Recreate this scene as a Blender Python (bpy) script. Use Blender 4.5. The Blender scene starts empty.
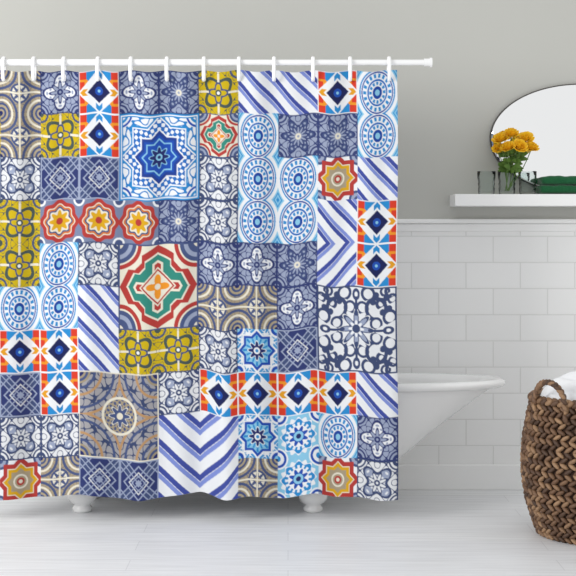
import bpy, bmesh, math, random
import numpy as np
from mathutils import Vector, Matrix
random.seed(4); np.random.seed(4)
sc=bpy.context.scene
sc.view_settings.view_transform='Standard'
F=1400.0; CAMD=6.7; H=1.24
def lin(c):
    out=[]
    for v in c:
        v=v/255.0
        out.append(v/12.92 if v<=0.04045 else ((v+0.055)/1.055)**2.4)
    return tuple(out)
def W(px,py,Y):
    s=F/(CAMD+Y)
    return ((px-288)/s, H-(py-230)/s)

# ---------------- materials -----------------
def mat(name,col,rough=0.5,spec=0.5,metal=0,noise=None,bump=None,coat=0,sheen=0):
    m=bpy.data.materials.new(name); m.use_nodes=True
    nt=m.node_tree; b=nt.nodes['Principled BSDF']
    b.inputs['Base Color'].default_value=(*lin(col),1)
    b.inputs['Roughness'].default_value=rough
    b.inputs['Specular IOR Level'].default_value=spec
    b.inputs['Metallic'].default_value=metal
    b.inputs['Coat Weight'].default_value=coat
    b.inputs['Sheen Weight'].default_value=sheen
    tc=nt.nodes.new('ShaderNodeTexCoord')
    if noise:
        sc_,col2=noise
        n=nt.nodes.new('ShaderNodeTexNoise'); n.inputs['Scale'].default_value=sc_; n.inputs['Detail'].default_value=5
        nt.links.new(tc.outputs['Object'],n.inputs['Vector'])
        mx=nt.nodes.new('ShaderNodeMix'); mx.data_type='RGBA'
        mx.inputs[6].default_value=(*lin(col),1); mx.inputs[7].default_value=(*lin(col2),1)
        nt.links.new(n.outputs['Fac'],mx.inputs[0]); nt.links.new(mx.outputs[2],b.inputs['Base Color'])
    if bump:
        n=nt.nodes.new('ShaderNodeTexNoise'); n.inputs['Scale'].default_value=bump[0]; n.inputs['Detail'].default_value=4
        nt.links.new(tc.outputs['Object'],n.inputs['Vector'])
        bp=nt.nodes.new('ShaderNodeBump'); bp.inputs['Strength'].default_value=bump[1]; bp.inputs['Distance'].default_value=bump[2]
        nt.links.new(n.outputs['Fac'],bp.inputs['Height']); nt.links.new(bp.outputs['Normal'],b.inputs['Normal'])
    return m

def link(o,parent=None):
    sc.collection.objects.link(o)
    if parent: o.parent=parent
    return o
def mkobj(name,verts,faces,m,smooth=True,parent=None):
    me=bpy.data.meshes.new(name); me.from_pydata([tuple(v) for v in verts],[],faces); me.update()
    if smooth: me.polygons.foreach_set('use_smooth',[True]*len(me.polygons))
    if m: me.materials.append(m)
    return link(bpy.data.objects.new(name,me),parent)
def bmobj(name,bm,m,smooth=True,parent=None):
    bmesh.ops.recalc_face_normals(bm,faces=bm.faces)
    me=bpy.data.meshes.new(name); bm.to_mesh(me); bm.free()
    if smooth: me.polygons.foreach_set('use_smooth',[True]*len(me.polygons))
    me.materials.append(m)
    return link(bpy.data.objects.new(name,me),parent)
def box(name,x0,x1,y0,y1,z0,z1,m,bev=0.0,parent=None):
    bm=bmesh.new(); bmesh.ops.create_cube(bm,size=1)
    for v in bm.verts:
        v.co=Vector(((x0+x1)/2+v.co.x*(x1-x0),(y0+y1)/2+v.co.y*(y1-y0),(z0+z1)/2+v.co.z*(z1-z0)))
    if bev: bmesh.ops.bevel(bm,geom=bm.edges[:],offset=bev,segments=3,affect='EDGES',profile=0.5)
    return bmobj(name,bm,m,False,parent)
def lathe(prof,cx,cy,seg=32,verts=None,faces=None,cz=0,cap=False):
    if verts is None: verts=[];faces=[]
    b=len(verts)
    for r,z in prof:
        for i in range(seg):
            a=2*math.pi*i/seg
            verts.append((cx+r*math.cos(a),cy+r*math.sin(a),cz+z))
    for j in range(len(prof)-1):
        for i in range(seg):
            k=(i+1)%seg
            faces.append((b+j*seg+i,b+j*seg+k,b+(j+1)*seg+k,b+(j+1)*seg+i))
    if cap:
        faces.append(tuple(b+i for i in range(seg))[::-1]); faces.append(tuple(b+(len(prof)-1)*seg+i for i in range(seg)))
    return verts,faces

# ---------------- room -----------------
m_wall=mat('wall_paint',(190,190,184),0.9,0.2,noise=(1.2,(196,196,190)))
# tile material
def tile_mat():
    m=bpy.data.materials.new('subway_tile'); m.use_nodes=True; nt=m.node_tree; b=nt.nodes['Principled BSDF']
    tc=nt.nodes.new('ShaderNodeTexCoord'); sp=nt.nodes.new('ShaderNodeSeparateXYZ'); cb=nt.nodes.new('ShaderNodeCombineXYZ')
    nt.links.new(tc.outputs['Object'],sp.inputs[0]); nt.links.new(sp.outputs['X'],cb.inputs['X']); nt.links.new(sp.outputs['Z'],cb.inputs['Y'])
    mp=nt.nodes.new('ShaderNodeMapping'); mp.inputs['Location'].default_value=(0.06,0.04,0)
    nt.links.new(cb.outputs[0],mp.inputs[0])
    br=nt.nodes.new('ShaderNodeTexBrick'); br.offset=0.5
    br.inputs['Scale'].default_value=1; br.inputs['Brick Width'].default_value=0.26; br.inputs['Row Height'].default_value=0.125
    br.inputs['Mortar Size'].default_value=0.003; br.inputs['Mortar Smooth'].default_value=0.3
    br.inputs['Color1'].default_value=(*lin((246,246,245)),1); br.inputs['Color2'].default_value=(*lin((243,243,242)),1)
    br.inputs['Mortar'].default_value=(*lin((226,226,224)),1)
    nt.links.new(mp.outputs[0],br.inputs['Vector']); nt.links.new(br.outputs['Color'],b.inputs['Base Color'])
    bp=nt.nodes.new('ShaderNodeBump'); bp.invert=True; bp.inputs['Strength'].default_value=0.3; bp.inputs['Distance'].default_value=0.003
    nt.links.new(br.outputs['Fac'],bp.inputs['Height']); nt.links.new(bp.outputs['Normal'],b.inputs['Normal'])
    b.inputs['Roughness'].default_value=0.35
    return m
def floor_mat():
    m=bpy.data.materials.new('white_washed_planks'); m.use_nodes=True; nt=m.node_tree; b=nt.nodes['Principled BSDF']
    tc=nt.nodes.new('ShaderNodeTexCoord')
    br=nt.nodes.new('ShaderNodeTexBrick'); br.offset=0.37
    br.inputs['Scale'].default_value=1; br.inputs['Brick Width'].default_value=1.6; br.inputs['Row Height'].default_value=0.16
    br.inputs['Mortar Size'].default_value=0.0015
    br.inputs['Color1'].default_value=(*lin((243,244,245)),1); br.inputs['Color2'].default_value=(*lin((238,239,241)),1)
    br.inputs['Mortar'].default_value=(*lin((218,219,221)),1)
    nt.links.new(tc.outputs['Object'],br.inputs['Vector'])
    mp=nt.nodes.new('ShaderNodeMapping'); mp.inputs['Scale'].default_value=(3,45,1)
    n=nt.nodes.new('ShaderNodeTexNoise'); n.inputs['Scale'].default_value=1; n.inputs['Detail'].default_value=6
    nt.links.new(tc.outputs['Object'],mp.inputs[0]); nt.links.new(mp.outputs[0],n.inputs['Vector'])
    rmp=nt.nodes.new('ShaderNodeValToRGB'); rmp.color_ramp.elements[0].position=0.3; rmp.color_ramp.elements[0].color=(0.86,0.86,0.86,1)
    rmp.color_ramp.elements[1].position=0.65; rmp.color_ramp.elements[1].color=(1,1,1,1)
    nt.links.new(n.outputs['Fac'],rmp.inputs[0])
    mx=nt.nodes.new('ShaderNodeMix'); mx.data_type='RGBA'; mx.blend_type='MULTIPLY'; mx.inputs[0].default_value=1
    nt.links.new(br.outputs['Color'],mx.inputs[6]); nt.links.new(rmp.outputs[0],mx.inputs[7]); nt.links.new(mx.outputs[2],b.inputs['Base Color'])
    b.inputs['Roughness'].default_value=0.45
    return m
m_trim=mat('white_trim',(246,246,245),0.4)
XL,XR=-3.2,3.2
box('wall_back',XL,XR,0.0,0.12,0,3.0,m_wall)
box('floor',XL,XR,-7.5,0.12,-0.1,0.0,floor_mat())
zc=W(0,219,0)[1]
box('wall_tile_back',XL,XR,-0.012,0.0,0,zc-0.03,tile_mat())
box('trim_1',XL,XR,-0.035,0.0,zc-0.022,zc,m_trim,0.006)
box('trim_2',XL,XR,-0.022,0.0,zc-0.06,zc-0.0225,m_trim,0.005)
zb=W(0,464,0)[1]
box('baseboard_back',XL,XR,-0.03,0.0,0,zb,m_trim,0.006)

# ---------------- curtain pattern -----------------
C=lambda *c:np.array(lin(c))
NAVY=C(38,46,104);BLUE=C(34,80,176);AZ=C(44,140,206);LAZ=C(140,200,230);WH=C(238,240,243);CREAM=C(232,226,208)
SL=C(74,88,130);LS=C(156,166,192);TAN=C(170,156,130);YEL=C(206,178,24);ORG=C(236,150,44);RED=C(180,62,58);GRN=C(54,138,124)
PUR=C(80,96,188);LP=C(152,170,228);DG=C(74,88,84);BRT=C(216,62,42)
def new(u,bg):
    im=np.empty(u.shape+(3,)); im[:]=bg; return im
def pol(u,v): return np.hypot(u,v),np.arctan2(v,u)
def corner(u,v): return np.hypot(1-abs(u),1-abs(v))
def star8(u,v): return np.minimum(np.maximum(abs(u),abs(v)),(abs(u)+abs(v))/1.414)
def t_tri(u,v):
    im=new(u,WH); a,b=abs(u),abs(v); s=a+b
    im[s>1.0]=ORG; im[(s>1)&(a<b)]=AZ; im[(s>1.0)&(np.minimum(a,b)>.62)]=BRT
    im[(s>1.0)&(a>.72)&(b<.5)]=BRT
    im[(s<1)&(s>.7)&(a<.16)]=AZ; im[(s<1)&(s>.7)&(b<.16)]=YEL*.3+ORG*.7
    im[abs(s-1)<.05]=WH
    im[s<.64]=WH; im[s<.57]=NAVY*.7; im[(np.hypot(u,v)<.2)]=BLUE; im[(np.hypot(u,v)<.07)]=LAZ
    im[np.maximum(a,b)>.96]=WH
    return im
def t_yel(u,v):
    im=new(u,YEL); r,t=pol(u,v); rc=corner(u,v)
    R=.66+.14*np.cos(4*t+math.pi); im[abs(r-R)<.09]=DG
    R2=.36+.12*np.cos(4*t); im[abs(r-R2)<.06]=SL; im[r<.16]=DG; im[r<.08]=WH
    im[(rc<.42)&(rc>.32)]=SL; im[rc<.16]=DG
    im[(abs(u)<.05)&(abs(v)>.5)]=CREAM; im[(abs(v)<.05)&(abs(u)>.5)]=CREAM
    q=np.cos(19*u)*np.cos(11*v)+np.cos(11*u)*np.cos(19*v); im[(abs(q)<.16)&(r>.85)]=DG
    return im
def t_redstar(u,v):
    im=new(u,WH); s=star8(u,v); r,t=pol(u,v); rc=corner(u,v)
    im[(rc<.42)]=SL; im[rc<.3]=LS; im[rc<.15]=SL
    im[s<.82]=RED; im[s<.62]=CREAM; im[s<.58]=YEL*.6+ORG*.4; im[s<.44]=TAN; im[abs(r-.3)<.04]=CREAM; im[r<.18]=RED; im[r<.09]=CREAM
    return im
def t_redring(u,v):
    im=new(u,SL*.5+LS*.5); r,t=pol(u,v); rc=corner(u,v)
    im[rc<.3]=WH; im[rc<.2]=SL
    R=.96+.06*np.cos(8*t); im[r<R]=RED; im[r<R-.2]=CREAM; im[r<R-.25]=RED*.5+ORG*.5; im[r<R-.34]=SL; im[r<R-.42]=CREAM
    R3=.42+.1*np.cos(8*t); im[r<R3]=YEL*.6+ORG*.4; im[r<.16]=RED
    return im
def t_navy(u,v):
    im=new(u,NAVY*.75+SL*.25); a,b=abs(u),abs(v); s=a+b
    im[(abs(a-b)<.3)&(s>.75)]=SL*.85; im[abs(abs(a-b)-.3)<.04]=LS
    im[abs(s-.78)<.045]=LS; im[abs(s-.5)<.04]=WH*.8; im[abs(s-.34)<.03]=LS; im[s<.18]=LS
    im[abs(a-b)<.035]=LS; im[abs(s-1.35)<.04]=LS
    im[(np.maximum(a,b)>.94)]=LS
    return im
def t_grey(u,v,bg=WH,fg=SL,mid=LS,k=4,ph=0,acc=None):
    im=new(u,bg); r,t=pol(u,v); rc=corner(u,v)
    q=np.cos(15*u)*np.cos(8*v)+np.cos(8*u)*np.cos(15*v); im[abs(q)<.24]=fg
    R=.64+.2*np.cos(k*t+ph); im[r<R+.05]=bg; im[r<R]=mid; im[abs(r-R)<.06]=fg
    q=np.cos(2*k*t)*np.sin(22*r); im[(q>.45)&(r<R-.08)]=bg
    R2=.36+.14*np.cos(2*k*t+ph); im[r<R2]=bg; im[abs(r-R2)<.055]=fg
    im[r<.15]=fg if acc is None else acc; im[r<.06]=bg
    im[rc<.46]=fg; im[rc<.38]=bg; im[rc<.28]=fg; im[rc<.12]=bg
    im[np.maximum(abs(u),abs(v))>.95]=fg
    return im
def t_flor(u,v): return t_grey(u,v,WH*.92,SL*.75,LS,4,math.pi)
def t_grn(u,v): return t_grey(u,v,LS,NAVY*.6+SL*.4,SL,6,0,CREAM)
def t_tan(u,v):
    im=new(u,TAN); r,t=pol(u,v); rc=corner(u,v)
    q=np.cos(16*u)*np.cos(9*v)+np.cos(9*u)*np.cos(16*v); im[abs(q)<.2]=SL*.6+TAN*.4
    im[abs(rc-.85)<.06]=SL; im[abs(rc-.62)<.05]=CREAM; im[rc<.5]=SL; im[rc<.4]=TAN*1.1; im[abs(rc-.25)<.05]=SL; im[rc<.12]=NAVY
    im[r<.42]=CREAM; R=.3+.1*np.cos(8*t); im[r<R]=SL; im[r<.14]=TAN; im[abs(r-.42)<.05]=SL
    im[(abs(u)<.04)|(abs(v)<.04)]=CREAM
    return im
def t_tanbig(u,v):
    im=new(u,LS*.5+TAN*.5); r,t=pol(u,v); rc=corner(u,v)
    q=np.cos(23*u)*np.cos(13*v)+np.cos(13*u)*np.cos(23*v); im[abs(q)<.24]=SL*.7
    for R,c in ((1.02,ORG*.3+TAN*.6),(.86,SL),(.56,ORG*.3+TAN*.6),(.4,SL)): im[abs(rc-R)<.03]=c
    im[r<.42]=TAN; q=np.cos(16*t)*np.cos(40*r); im[(r<.4)&(q>0.1)]=SL; im[abs(r-.42)<.03]=CREAM; R=.2+.06*np.cos(8*t); im[r<R+.03]=CREAM; im[r<R]=SL; im[r<.08]=CREAM
    im[rc<.3]=TAN*.9; im[abs(rc-.22)<.03]=SL; im[abs(rc-.1)<.04]=NAVY
    im[np.maximum(abs(u),abs(v))>.975]=CREAM
    return im
def t_oval(u,v):
    im=new(u,WH); a=abs(u)
    e=np.hypot(u/.8,v/.98); t=np.arctan2(v/.98,u/.8)
    im[(e>1.05)&(e<1.13)]=AZ; im[e>1.32]=LAZ; im[(e>1.4)&(np.cos(40*e)>0)]=AZ
    im[(e<1.0)]=BLUE*.8; im[e<.93]=WH; im[(e<.9)&(e>.7)&(np.cos(18*t)>-.1)]=AZ
    im[e<.64]=BLUE*.6+AZ*.4; im[e<.55]=WH; im[(e<.52)&(np.cos(12*t)>-.3)]=AZ;im[e<.36]=WH; im[e<.3]=BLUE*.8; im[e<.15]=LAZ
    return im
def t_med(u,v):
    im=new(u,LAZ); r,t=pol(u,v); rc=corner(u,v)
    im[rc<.5]=WH; im[rc<.42]=BLUE; im[rc<.3]=WH; im[rc<.14]=AZ
    R=.84+.06*np.cos(16*t); im[r<R]=WH; R=.74+.08*np.cos(8*t); im[r<R]=AZ; im[(r<.64)&(np.cos(16*t)>0)]=WH; im[r<.5]=WH
    R=.38+.1*np.cos(8*t+math.pi); im[r<R]=BLUE; im[r<.24]=LAZ; im[r<.12]=NAVY
    return im
def t_medstar(u,v):
    im=new(u,AZ*.8+LAZ*.2); r,t=pol(u,v); s=star8(u,v); rc=corner(u,v)
    q=np.cos(18*u)*np.cos(10*v)+np.cos(10*u)*np.cos(18*v); im[abs(q)<.25]=WH
    im[rc<.4]=WH; im[rc<.3]=BLUE; im[rc<.16]=LAZ
    im[s<.74]=WH; im[s<.66]=BLUE; im[s<.54]=LAZ; im[(s<.52)&(np.cos(16*t)>.2)]=AZ; R=.34+.1*np.cos(8*t); im[r<R+.05]=WH; im[r<R]=NAVY; im[r<.16]=WH; im[r<.08]=AZ
    return im
def t_bigstar(u,v):
    im=new(u,WH); r,t=pol(u,v); s=star8(u,v); rc=corner(u,v)
    q=np.sin(22*r-3.2*np.cos(8*t))+.8*np.cos(19*u)*np.cos(19*v); im[abs(q)<.48]=AZ*.75+BLUE*.25
    im[rc<.34]=WH; im[abs(rc-.3)<.025]=BLUE; im[abs(rc-.2)<.03]=AZ; im[rc<.1]=BLUE
    im[s<.72]=AZ; im[s<.68]=WH; q2=np.cos(24*t)*np.cos(34*r); im[(s<.65)&(q2>-.1)]=AZ*.4+BLUE*.6
    im[s<.47]=WH; im[s<.44]=BLUE*.5+NAVY*.5; im[(s<.37)]=BLUE; im[abs(s-.3)<.016]=LAZ
    R=.2+.05*np.cos(8*t); im[r<R]=NAVY; im[abs(r-R)<.016]=LAZ; im[r<.08]=LAZ; im[r<.04]=NAVY
    m=np.maximum(abs(u),abs(v)); im[m>.91]=AZ; im[(m>.94)&(m<.965)]=WH
    return im
def t_cross(u,v):
    im=new(u,CREAM); r,t=pol(u,v); rc=corner(u,v)
    a,b=abs(u),abs(v); mx=np.maximum(a,b); mn=np.minimum(a,b)
    im[rc<.6]=RED; im[rc<.5]=CREAM; im[rc<.46]=SL; im[rc<.36]=LS; im[rc<.26]=SL; im[rc<.12]=CREAM
    # plus-shaped outline with ogee tips
    arm=np.maximum(mn/.40, (mx+mn*.55)/.97)
    inner=(a+b)/.98
    d=np.minimum(arm,inner*1.0)
    im[d<1.0]=RED; im[d<.82]=CREAM; im[d<.77]=GRN
    arm2=np.maximum(mn/.13,(mx+mn*.6)/.62); im[arm2<1]=CREAM
    arm3=np.maximum(mn/.08,(mx+mn*.6)/.56); im[(arm3<1)]=RED
    im[(a+b)<.46]=CREAM; im[(a+b)<.42]=RED; im[(a+b)<.37]=CREAM
    R=.2+.09*np.cos(4*t); im[r<R]=ORG; im[r<.07]=CREAM
    im[(mx>.965)]=SL
    return im
def t_bigflor(u,v):
    im=new(u,WH*.92+LS*.05); r,t=pol(u,v); rc=corner(u,v)
    c1=SL*.75; c2=LS
    for (cx,cy,R,w) in ((.5,.5,.24,.045),(.84,.3,.15,.035),(.3,.84,.15,.035),(.62,.62,.1,.04),(.5,.16,.13,.03),(.16,.5,.13,.03),(.9,.9,.16,.04),(.72,.9,.1,.03),(.9,.72,.1,.03)):
        d=np.hypot(abs(u)-cx,abs(v)-cy); im[(abs(d-R)<w)&((abs(u)-cx)*.5<(abs(v)-cy)+R*.9)]=c1
    for cx,cy in ((.66,.42),(.42,.66),(.82,.5),(.5,.82),(.3,.3),(.75,.75)):
        d=np.hypot(abs(u)-cx,abs(v)-cy); im[d<.075]=c1
    R=.32+.13*np.cos(8*t); im[r<R+.03]=WH; im[r<R]=c1; im[r<R-.08]=c2; R=.15+.05*np.cos(8*t); im[r<R]=WH; im[r<.1]=c1
    d=np.hypot(np.maximum(abs(u),abs(v))-.8,np.minimum(abs(u),abs(v))*1.5); im[d<.14]=c1; im[d<.06]=WH
    im[(np.minimum(abs(u),abs(v))<.03)&(r<.75)&(r>.3)]=c1
    im[np.maximum(abs(u),abs(v))>.965]=c1
    return im
def stripes(X,Y,p=.62,kind='b'):
    if kind=='b': q=(Y-X)
    elif kind=='f': q=(Y+X)
    elif kind=='r': q=X+abs(Y)
    elif kind=='v': q=Y+abs(X)
    t=(q/p)%1.0
    im=new(X,WH); im[t>.42]=PUR*.7; im[t>.68]=WH; im[t>.71]=LP*.6+PUR*.4; im[t>.93]=WH
    return im
g={ 'T':t_tri,'Y':t_yel,'R':t_redstar,'O':t_redring,'N':t_navy,'G':t_grn,'F':t_flor,'A':t_tan,'V':t_oval,'M':t_med,'S':t_medstar,'Q':t_cross,
    'B':lambda u,v:t_grey(u,v,LS,NAVY*.7+SL*.3,WH,4,0)}
rows=["AABTBGYbbTV",
      "YAYTKKQVGGV",
      "NFNNKKFVVRf",
      "YYOOOGFVVrT",
      "VYVFQQBBGrT",
      "VVVbQQAABLL",
      "TTTbYYFSNLL",
      "NNTCCFTTTTb",
      "FFFCCvvSMVB",
      "ARANNvvAMRF"]
big={'K':t_bigstar,'C':t_tanbig,'L':t_bigflor}
SS=2
nx=740; nz=720
PX0,PX1=-39.5,397.0
top_py,bot_py=70.0,499.0
gx=(np.arange(nx*SS)+.5)/(nx*SS)*(PX1-PX0)+PX0
gy=(np.arange(nz*SS)+.5)/(nz*SS)*(bot_py-top_py)+top_py
cu=(gx-0.0)/39.65+1.0
rv=(gy-70.0)/43.3
cu=np.clip(cu,0,10.999); rv=np.clip(rv,0,9.999)
IMG=np.zeros((nz*SS,nx*SS,3))
def fill(c,r,w,h,fn):
    ix=np.where((cu>=c)&(cu<c+w))[0]; iy=np.where((rv>=r)&(rv<r+h))[0]
    if len(ix)==0 or len(iy)==0: return
    X,Y=np.meshgrid((cu[ix]-c),(rv[iy]-r))
    IMG[iy[0]:iy[-1]+1,ix[0]:ix[-1]+1]=fn(X,Y,w,h)
done=set()
for r in range(10):
    for c in range(11):
        if (c,r) in done: continue
        ch=rows[r][c]
        if ch in 'KCL' or (ch=='Q' and r>=4):
            fn=big[ch] if ch!='Q' else t_cross
            fill(c,r,2,2,lambda X,Y,w,h,fn=fn:fn(X-1,Y-1))
            for d in ((0,0),(1,0),(0,1),(1,1)): done.add((c+d[0],r+d[1]))
        elif ch=='v':
            fill(c,r,2,2,lambda X,Y,w,h:stripes(X-1,Y,.62,'v'))
            for d in ((0,0),(1,0),(0,1),(1,1)): done.add((c+d[0],r+d[1]))
        elif ch=='r':
            fill(c,r,1,2,lambda X,Y,w,h:stripes(X,Y-1,.5,'r')); done.add((c,r+1))
        elif ch=='b': fill(c,r,1,1,lambda X,Y,w,h,c=c,r=r:stripes(X+c,Y+r,.5,'b'))
        elif ch=='f': fill(c,r,1,1,lambda X,Y,w,h:stripes(X,Y,.5,'b'))
        else: fill(c,r,1,1,lambda X,Y,w,h,fn=g[ch]:fn(2*X-1,2*Y-1))
COL=IMG.reshape(nz,SS,nx,SS,3).mean(axis=(1,3))
COL=COL*.87+.004
# curtain mesh
YC=-0.75; sC=F/(CAMD+YC)
u=np.linspace(0,1,nx); w=np.linspace(0,1,nz)
px=PX0+u*(PX1-PX0)
xw=(px-288)/sC
ring_px=[-32,4,34,64,98,131,167,204,239,274,313,350,389]
ph=np.interp(px,ring_px,np.arange(len(ring_px)))
fold=-np.cos(2*math.pi*ph)
Wv=w[:,None]
drift=xw[None,:]+.02*np.sin(Wv*3)
f2d=np.sin(drift*11.1+.6)+.6*np.sin(drift*19.3+1.9+Wv*.8)+.4*np.sin(drift*34+.2+Wv*1.2)
ztop=H-(70-230)/sC
Yv=YC-.010*(1-.7*Wv)*fold[None,:]+(0.011+0.020*Wv)*f2d*.85
sag=0.010*(0.5-0.5*np.cos(2*math.pi*ph))
zt=ztop-sag
hem_px=np.interp(px,[-40,0,30,60,83,110,140,170,200,225,250,285,312,335,360,380,397],[497,499,499,497,493,497,501,497,493,499,495,500,493,498,496,500,498])
k_=np.exp(-np.linspace(-2,2,31)**2); k_/=k_.sum()
hem_px=np.convolve(np.pad(hem_px,15,'edge'),k_,'valid')
zb_=H-(hem_px-230)/sC
Zv=zt[None,:]*(1-Wv)+zb_[None,:]*Wv
Xv=np.repeat(xw[None,:],nz,0)+0.004*Wv*np.sin(xw*14)[None,:]+.003*np.sin(Wv*9)
co=np.stack([Xv,Yv,Zv],-1).reshape(-1,3)
idx=np.arange(nx*nz).reshape(nz,nx)
quads=np.stack([idx[:-1,:-1],idx[1:,:-1],idx[1:,1:],idx[:-1,1:]],-1).reshape(-1,4)
me=bpy.data.meshes.new('shower_curtain')
me.vertices.add(len(co)); me.vertices.foreach_set('co',co.ravel().astype(np.float32))
me.loops.add(quads.size); me.loops.foreach_set('vertex_index',quads.ravel().astype(np.int32))
me.polygons.add(len(quads)); me.polygons.foreach_set('loop_start',(np.arange(len(quads))*4).astype(np.int32))
me.update(calc_edges=True)
me.polygons.foreach_set('use_smooth',np.ones(len(quads),bool))
at=me.color_attributes.new('print','FLOAT_COLOR','POINT')
rgba=np.ones((nx*nz,4),np.float32); rgba[:,:3]=np.clip(COL.reshape(-1,3),0,1); at.data.foreach_set('color',rgba.ravel())
mc=bpy.data.materials.new('printed_fabric'); mc.use_nodes=True; nt=mc.node_tree; b=nt.nodes['Principled BSDF']
an=nt.nodes.new('ShaderNodeAttribute'); an.attribute_name='print'; nt.links.new(an.outputs['Color'],b.inputs['Base Color'])
b.inputs['Roughness'].default_value=.85; b.inputs['Specular IOR Level'].default_value=.1
me.materials.append(mc)
curtain=link(bpy.data.objects.new('shower_curtain',me))

# rod
m_white=mat('white_enamel',(242,242,242),0.25,0.5,coat=.3)
zr=H-(62.5-230)/sC
bm=bmesh.new()
def cyl_x(bm,x0,x1,r,y,z,seg=24):
    R=Matrix.Translation(((x0+x1)/2,y,z))@Matrix.Rotation(math.pi/2,4,'Y')
    bmesh.ops.create_cone(bm,cap_ends=True,segments=seg,radius1=r,radius2=r,depth=x1-x0,matrix=R)
xr=(432-288)/sC
cyl_x(bm,-3.2,xr-.02,.0125,YC,zr); cyl_x(bm,-3.2,-.2,.0145,YC,zr); cyl_x(bm,xr-.035,xr-.008,.017,YC,zr); cyl_x(bm,xr-.01,xr,.021,YC,zr)
rod=bmobj('shower_curtain_rod',bm,m_white,False)
# rings
verts=[];faces=[]
m_ring=mat('ring_plastic',(252,252,252),.3)
for p in ring_px:
    x=(p-288)/sC; b0=len(verts); NS=28; ns=8
    for i in range(NS):
        t=2*math.pi*i/NS
        cy=YC-.004+.026*math.cos(t); cz=zr-.028+.05*math.sin(t)
        n=Vector((0,math.cos(t)*.05,math.sin(t)*.026)).normalized()
        for j in range(ns):
            q=2*math.pi*j/ns
            verts.append((x+.008*math.cos(q),cy+n.y*.004*math.sin(q),cz+n.z*.004*math.sin(q)))
    for i in range(NS):
        for j in range(ns):
            faces.append((b0+i*ns+j,b0+i*ns+(j+1)%ns,b0+((i+1)%NS)*ns+(j+1)%ns,b0+((i+1)%NS)*ns+j))
rg=mkobj('shower_curtain_rings',verts,faces,m_ring)

# ---------------- bathtub -----------------
m_tub=mat('white_porcelain',(247,247,246),0.18,0.5,coat=.5)
tub=bpy.data.objects.new('clawfoot_bathtub',None); link(tub)
xc,yc=-0.35,-0.36
prof=[(.105,.30,.10),(.108,.55,.15),(.13,.70,.19),(.17,.80,.205),(.22,.87,.22),(.28,.94,.232),(.34,1.01,.242),(.40,1.09,.25),(.46,1.17,.257),(.50,1.225,.262),(.525,1.26,.265),
 (.532,1.285,.272),(.534,1.31,.283),(.541,1.328,.291),(.553,1.335,.295),(.564,1.328,.291),(.570,1.31,.283),(.570,1.28,.27),(.562,1.25,.255),(.54,1.225,.245),(.48,1.15,.24),(.38,1.02,.225),(.26,.88,.20),(.18,.75,.16),(.16,.6,.12),(.155,.2,.05)]
NS=96; verts=[];faces=[]
for z,L,B in prof:
    for i in range(NS):
        t=2*math.pi*i/NS; c,s=math.cos(t),math.sin(t); e=2/2.5
        verts.append((xc+L*math.copysign(abs(c)**e,c),yc+B*math.copysign(abs(s)**e,s),z))
for j in range(len(prof)-1):
    for i in range(NS):
        k=(i+1)%NS; faces.append((j*NS+i,j*NS+k,(j+1)*NS+k,(j+1)*NS+i))
faces.append(tuple(range(NS))[::-1]); faces.append(tuple((len(prof)-1)*NS+i for i in range(NS)))
mkobj('tub_body',verts,faces,m_tub,parent=tub)
k=0
for fx in (-.907,.11):
    for fy in (-.53,-.21):
        k+=1
        v,f=lathe([(.034,0),(.042,.004),(.044,.018),(.036,.028),(.037,.034),(.055,.045),(.064,.062),(.066,.08),(.058,.10),(.045,.125),(.03,.16)],fx,fy,28,cap=True)
        mkobj('foot_%d'%k,v,f,m_tub,parent=tub)

# ---------------- shelf & mirror -----------------
sx,zs1=W(455,194,-.22); _,zs0=W(455,206,-.22)
box('wall_shelf',sx,1.9,-.22,0,zs0,zs1,m_trim,.003)
mir=bpy.data.objects.new('oval_wall_mirror',None); link(mir)
mx_=1.394; ma,mb=.43,.262; mz=zs1+mb+.008
def ellipse_disc(name,a_,b_,y0,y1,m,parent):
    N=128; v=[];f=[]
    for (s_,y) in ((1,y0),(1,y1+.003),(.985,y1)):
        for i in range(N):
            t=2*math.pi*i/N; v.append((mx_+a_*s_*math.cos(t),y,mz+b_*s_*math.sin(t)))
    for j in range(2):
        for i in range(N): f.append((j*N+i,j*N+(i+1)%N,(j+1)*N+(i+1)%N,(j+1)*N+i))
    f.append(tuple(range(N))); f.append(tuple(2*N+i for i in range(N))[::-1])
    return mkobj(name,v,f,m,False,parent)
ellipse_disc('mirror_frame',ma,mb,0.0,-.022,mat('dark_frame',(70,66,62),.4),mir)
ellipse_disc('mirror_glass',ma-.006,mb-.006,-.020,-.026,mat('mirror_silver',(253,253,253),.03,metal=1),mir)

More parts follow.
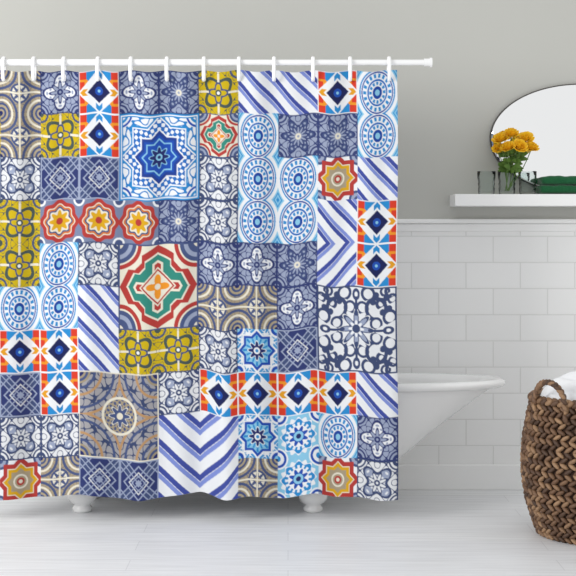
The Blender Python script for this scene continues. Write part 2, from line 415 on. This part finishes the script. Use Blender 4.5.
# ---------------- glasses, flowers -----------------
def glass_mat():
    m=bpy.data.materials.new('clear_glass'); m.use_nodes=True; nt=m.node_tree
    for n in list(nt.nodes): nt.nodes.remove(n)
    o=nt.nodes.new('ShaderNodeOutputMaterial'); t=nt.nodes.new('ShaderNodeBsdfTransparent'); gl=nt.nodes.new('ShaderNodeBsdfGlossy')
    t.inputs[0].default_value=(.945,.965,.96,1); gl.inputs['Roughness'].default_value=.08
    lw=nt.nodes.new('ShaderNodeLayerWeight'); lw.inputs[0].default_value=.16
    mx=nt.nodes.new('ShaderNodeMixShader'); nt.links.new(lw.outputs['Fresnel'],mx.inputs[0]); nt.links.new(t.outputs[0],mx.inputs[1]); nt.links.new(gl.outputs[0],mx.inputs[2]); nt.links.new(mx.outputs[0],o.inputs[0])
    return m
m_glass=glass_mat()
YG=-.12; sG=F/(CAMD+YG)
def tumbler(name,p,parent=None):
    x=(p-288)/sG; seg=36; v=[];f=[]
    prof=[(.001,.0),(.034,.0),(.037,.004),(.039,.03),(.036,.034),(.040,.05),(.037,.056),(.042,.08),(.043,.108),(.0405,.108),(.039,.08),(.034,.056),(.037,.05),(.033,.034),(.035,.03),(.033,.012),(.001,.01)]
    for r,z in prof:
        for i in range(seg):
            t=2*math.pi*i/seg; rr=r*(1+.02*math.cos(12*t))
            v.append((x+rr*math.cos(t),YG+rr*math.sin(t),zs1+.001+z))
    for j in range(len(prof)-1):
        for i in range(seg):
            k2=(i+1)%seg; f.append((j*seg+i,j*seg+k2,(j+1)*seg+k2,(j+1)*seg+i))
    return mkobj(name,v,f,m_glass,parent=parent)
tumbler('drinking_glass',486.5) 
vase=bpy.data.objects.new('flower_vase',None); link(vase)
tumbler('glass_jar',507,vase); tumbler('drinking_glass.001',527.5)
m_fl=mat('petal_yellow',(255,222,52),.6,noise=(50,(253,196,30)))
m_leaf=mat('leaf_green',(78,116,44),.55,noise=(40,(112,144,62)))
vx=(507-288)/sG
def petal_rose(cx,cy,cz,R):
    v=[];f=[]
    def petal(rad,ang,h,wd,open_):
        b0=len(v); n=5
        for i in range(n):
            for j in range(n):
                s=(i/(n-1)-.5)*2; t=j/(n-1)
                a2=ang+s*wd*(1-.35*t*t)
                rr=rad*(.25+.75*t**.6)+open_*t*t*rad*(1-.25*s*s)
                zz=h*(t**.9)*(1-.22*s*s)-open_*.5*rad*t**3
                v.append((cx+rr*math.cos(a2),cy+rr*math.sin(a2),cz-R*.5+zz))
        for i in range(n-1):
            for j in range(n-1):
                q=b0+i*n+j; f.append((q,q+1,q+n+1,q+n))
    for ring,(rad,cnt,h,op) in enumerate(((.2,3,1.1,.05),(.38,4,1.08,.1),(.56,5,.98,.2),(.72,6,.85,.3),(.82,6,.65,.35))):
        for q in range(cnt):
            petal(rad*R,2*math.pi*q/cnt+ring*.7,h*R,math.pi/cnt*1.3,op)
    return v,f
flv=[];flf=[];stv=[];stf=[]
heads=[(500,138,-.01,8.5),(511,133,-.0,8.5),(525,138,-.01,8.5),(506,147,-.05,8),(518,146,-.055,8.5),(530,147,-.03,8),(497,148,-.02,6)]
def tube(p0,p1,r,v,f,seg=6,bow=0.01):
    b0=len(v); n=6
    for i in range(n):
        t=i/(n-1); p=p0.lerp(p1,t)+Vector((bow*math.sin(t*3.14),0,0))
        for j in range(seg):
            q=2*math.pi*j/seg; v.append((p.x+r*math.cos(q),p.y+r*math.sin(q),p.z))
    for i in range(n-1):
        for j in range(seg): f.append((b0+i*seg+j,b0+i*seg+(j+1)%seg,b0+(i+1)*seg+(j+1)%seg,b0+(i+1)*seg+j))
def leaf(p,d,L,Wd,v,f):
    b0=len(v); d=d.normalized(); side=d.cross(Vector((0,-1,.2))).normalized(); nrm=side.cross(d)
    n=6
    for i in range(n):
        t=i/(n-1); w_=Wd*math.sin(math.pi*min(1,t*.97+.02))**.8
        c=p+d*L*t-Vector((0,0,1))*L*.25*t*t
        v.append(tuple(c-side*w_+nrm*w_*.3)); v.append(tuple(c)); v.append(tuple(c+side*w_+nrm*w_*.3))
    for i in range(n-1):
        for j in range(2): f.append((b0+i*3+j,b0+i*3+j+1,b0+(i+1)*3+j+1,b0+(i+1)*3+j))
for hx,hy,dy,R in heads:
    x=(hx-288)/sG; z=H-(hy-230)/sG; R=R/sG
    v,f=petal_rose(0,0,0,R)
    M=Matrix.Translation((x,YG+dy,z))@Matrix.Rotation(random.uniform(.4,.9),4,'X')@Matrix.Rotation(random.uniform(-.4,.4),4,'Y')
    b0=len(flv); flv+= [tuple(M@Vector(q)) for q in v]; flf+=[tuple(i+b0 for i in q) for q in f]
    tube(Vector((vx+random.uniform(-.012,.012),YG+random.uniform(-.012,.012),zs1+.018)),Vector((x,YG+dy,z-R*.4)),.0022,stv,stf)
for i in range(60):
    a_=random.uniform(0,2*math.pi); h=random.uniform(.10,.20)
    p=Vector((vx+.028*math.cos(a_)*random.random()+(h-.09)*.4,YG-.01+.028*math.sin(a_)*random.random(),zs1+h))
    leaf(p,Vector((math.cos(a_),math.sin(a_)*.6-.2,random.uniform(.1,.8))),random.uniform(.035,.055),.011,stv,stf)
mkobj('rose_blooms',flv,flf,m_fl,parent=vase); mkobj('stems_and_leaves',stv,stf,m_leaf,parent=vase)

# ---------------- green towel (folded) -----------------
m_gt=mat('green_terry',(40,104,64),.95,.1,bump=(260,.7,.003),noise=(80,(24,76,46)),sheen=.2)
gt=bpy.data.objects.new('folded_green_towel',None); link(gt)
def folded(name,x0,x1,y0,y1,z0,z1,m,parent,seed=0,layers=1):
    N=28; M_=40; v=[];f=[]
    for i in range(M_+1):
        t=i/M_; x=x0+(x1-x0)*t; e=min(1,min(t,1-t)*M_/2.5); e=math.sqrt(max(0,1-(1-e)**2))*.25+.75
        for j in range(N):
            q=2*math.pi*j/N; c,s=math.cos(q),math.sin(q); ex=.35
            yy=(y0+y1)/2+(y1-y0)/2*math.copysign(abs(c)**ex,c)*(.96+.04*e)
            zz=(z0+z1)/2+(z1-z0)/2*math.copysign(abs(s)**.6,s)*e
            if s>0: zz+=.0015*math.sin(x*60+seed)+.001*math.sin(x*130)
            v.append((x,yy,zz))
    for i in range(M_):
        for j in range(N): f.append((i*N+j,i*N+(j+1)%N,(i+1)*N+(j+1)%N,(i+1)*N+j))
    f.append(tuple(range(N))[::-1]); f.append(tuple(M_*N+i for i in range(N)))
    return mkobj(name,v,f,m,True,parent)
gx0=(538.5-288)/sG
folded('fold_1',gx0,gx0+.34,-.20,-.05,zs1+.002,zs1+.044,m_gt,gt,0)
folded('fold_2',gx0+.006,gx0+.335,-.197,-.055,zs1+.043,zs1+.086,m_gt,gt,2)

# ---------------- basket -----------------
def basket_mat():
    m=bpy.data.materials.new('woven_hyacinth'); m.use_nodes=True; nt=m.node_tree; b=nt.nodes['Principled BSDF']
    ge=nt.nodes.new('ShaderNodeNewGeometry'); r=nt.nodes.new('ShaderNodeValToRGB')
    e=r.color_ramp.elements; e[0].color=(*lin((80,56,40)),1); e[1].color=(*lin((182,144,108)),1)
    k=e.new(.5); k.color=(*lin((126,92,66)),1)
    nt.links.new(ge.outputs['Random Per Island'],r.inputs[0])
    n=nt.nodes.new('ShaderNodeTexNoise'); n.inputs['Scale'].default_value=120
    tc=nt.nodes.new('ShaderNodeTexCoord'); nt.links.new(tc.outputs['Object'],n.inputs['Vector'])
    mx=nt.nodes.new('ShaderNodeMix'); mx.data_type='RGBA'; mx.blend_type='MULTIPLY'; mx.inputs[0].default_value=.5
    nt.links.new(r.outputs[0],mx.inputs[6]); nt.links.new(n.outputs['Fac'],mx.inputs[7]); nt.links.new(mx.outputs[2],b.inputs['Base Color'])
    b.inputs['Roughness'].default_value=.6
    bp=nt.nodes.new('ShaderNodeBump'); bp.inputs['Strength'].default_value=.5; bp.inputs['Distance'].default_value=.003
    nt.links.new(n.outputs['Fac'],bp.inputs['Height']); nt.links.new(bp.outputs['Normal'],b.inputs['Normal'])
    return m
m_bk=basket_mat(); m_dark=mat('basket_core',(58,38,26),.9)
bk=bpy.data.objects.new('wicker_laundry_basket',None); link(bk)
bx,by=1.285,-.98
bz=[0,.06,.15,.25,.35,.45,.545]; brr=[.262,.285,.312,.327,.326,.312,.292]
bm=bmesh.new(); bmesh.ops.create_icosphere(bm,subdivisions=2,radius=1)
tv=np.array([v.co[:] for v in bm.verts]); tf=np.array([[v.index for v in f.verts] for f in bm.faces]); bm.free()
LV=[];LF=[];cnt=0
def lump(c,R3,size):
    global cnt
    p=(tv*np.array(size))@np.array(R3).T+np.array(c)
    LV.append(p); LF.append(tf+cnt); cnt+=len(tv)
rowh=.0215; nrow=25
for r in range(nrow):
    z=.014+r*rowh; rad=np.interp(z,bz,brr); n=54
    for i in range(n):
        th=2*math.pi*(i+(.5 if (r//2)%2 else 0))/n
        er=Vector((math.cos(th),math.sin(th),0)); et=Vector((-math.sin(th),math.cos(th),0)); ez=Vector((0,0,1))
        tl=(.6 if r%2 else -.6)+random.uniform(-.15,.15)
        ax=et*math.cos(tl)+ez*math.sin(tl); bx_=er.cross(ax)
        # columns = local axes so the lump's long side follows the braid strand
        R3=[[ax[k],er[k],bx_[k]] for k in range(3)]
        c=Vector((bx,by,z))+er*(rad-.006+random.uniform(-.002,.002))
        lump(c,R3,(.0225,.0115,.0088))
for r_,zz in ((.292,.553),(.284,.560)):
    n=56
    for i in range(n):
        th=2*math.pi*i/n
        er=Vector((math.cos(th),math.sin(th),0)); et=Vector((-math.sin(th),math.cos(th),0)); ez=Vector((0,0,1))
        tl=.45 if r_>.29 else -.45
        ax=et*math.cos(tl)+ez*math.sin(tl); b2=er.cross(ax)
        lump(Vector((bx,by,zz))+er*r_,[[ax[k],er[k],b2[k]] for k in range(3)],(.024,.011,.011))
for hc in (math.radians(213),math.radians(33)):
    n=34
    for i in range(n):
        s=i/(n-1); ang=math.pi*s
        off=-math.cos(ang)*.085; h=.50+.135*math.sin(ang)**.7
        th=hc+off/.292
        er=Vector((math.cos(th),math.sin(th),0)); et=Vector((-math.sin(th),math.cos(th),0))
        tg=(et*math.sin(ang)*.085+Vector((0,0,1))*math.cos(ang)*.13).normalized()
        nn=er.cross(tg).normalized(); tl=.5 if i%2 else -.5
        ax=tg*math.cos(tl)+nn*math.sin(tl); b2=er.cross(ax)
        lump(Vector((bx,by,h))+er*.302+er*(.004 if i%2 else -.004),[[ax[k],er[k],b2[k]] for k in range(3)],(.019,.010,.009))
V=np.concatenate(LV); Fc=np.concatenate(LF)
mb_=bpy.data.meshes.new('woven_body'); mb_.from_pydata(V.tolist(),[],Fc.tolist()); mb_.update()
mb_.polygons.foreach_set('use_smooth',[True]*len(mb_.polygons)); mb_.materials.append(m_bk)
link(bpy.data.objects.new('woven_body',mb_),bk)
pr=[(.001,.004)]+[(np.interp(z,bz,brr)-.012,z) for z in np.linspace(.004,.55,14)]+[(np.interp(z,bz,brr)-.024,z) for z in np.linspace(.55,.02,12)]+[(.001,.02)]
v,f=lathe(pr,bx,by,48); mkobj('inner_lining',v,f,m_dark,parent=bk)

# white towel in basket
m_wt=mat('white_towel_cotton',(238,239,241),.95,.1,bump=(150,.5,.004),sheen=.1)
N=140; M_=50; v=[];f=[]
for j in range(M_+1):
    t=j/M_
    for i in range(N):
        th=2*math.pi*i/N
        r=.262*math.sin(t*math.pi/2)**.8
        x=r*math.cos(th); y=r*math.sin(th)
        z=.50+.145*(1-t**3.0)
        fo=abs(math.sin(x*20+y*12+1.6*math.sin(y*12)))
        z+=(.034*fo-.016+.012*math.sin(y*30-x*14+1.5*math.sin(x*13))+.006*math.sin(x*60+y*30))*(1-t**4)
        z+=.03*(x/.26)*(1-t**4)
        v.append((bx+.0+x,by+y,z))
for j in range(M_):
    for i in range(N): f.append((j*N+i,j*N+(i+1)%N,(j+1)*N+(i+1)%N,(j+1)*N+i))
b0=len(v)
for i in range(N):
    th=2*math.pi*i/N; v.append((bx+.24*math.cos(th),by+.24*math.sin(th),.35))
for i in range(N): f.append((M_*N+i,M_*N+(i+1)%N,b0+(i+1)%N,b0+i))
mkobj('white_bath_towel',v,f,m_wt)

# ---------------- light, world, camera -----------------
wd=bpy.data.worlds.new('World'); sc.world=wd; wd.use_nodes=True
bg=wd.node_tree.nodes['Background']; bg.inputs[0].default_value=(.985,.995,1.0,1); bg.inputs[1].default_value=.84
def area(name,loc,tgt,size,power,col=(1,1,1)):
    l=bpy.data.lights.new(name,'AREA'); l.size=size; l.energy=power; l.color=col
    o=link(bpy.data.objects.new(name,l)); o.location=loc
    o.rotation_euler=(Vector(tgt)-Vector(loc)).to_track_quat('-Z','Y').to_euler()
area('added_key_light',(-3.8,-4.2,2.4),(1.0,0,.9),1.8,135,(1,.99,.98))  # key light added at upper left front for contrast with the even world light
cam=bpy.data.cameras.new('camera'); cam.lens=F/576*36; cam.sensor_width=36; cam.shift_y=-58/576
co_=link(bpy.data.objects.new('camera',cam)); co_.location=(0,-CAMD,H); co_.rotation_euler=(math.pi/2,0,0)
sc.camera=co_
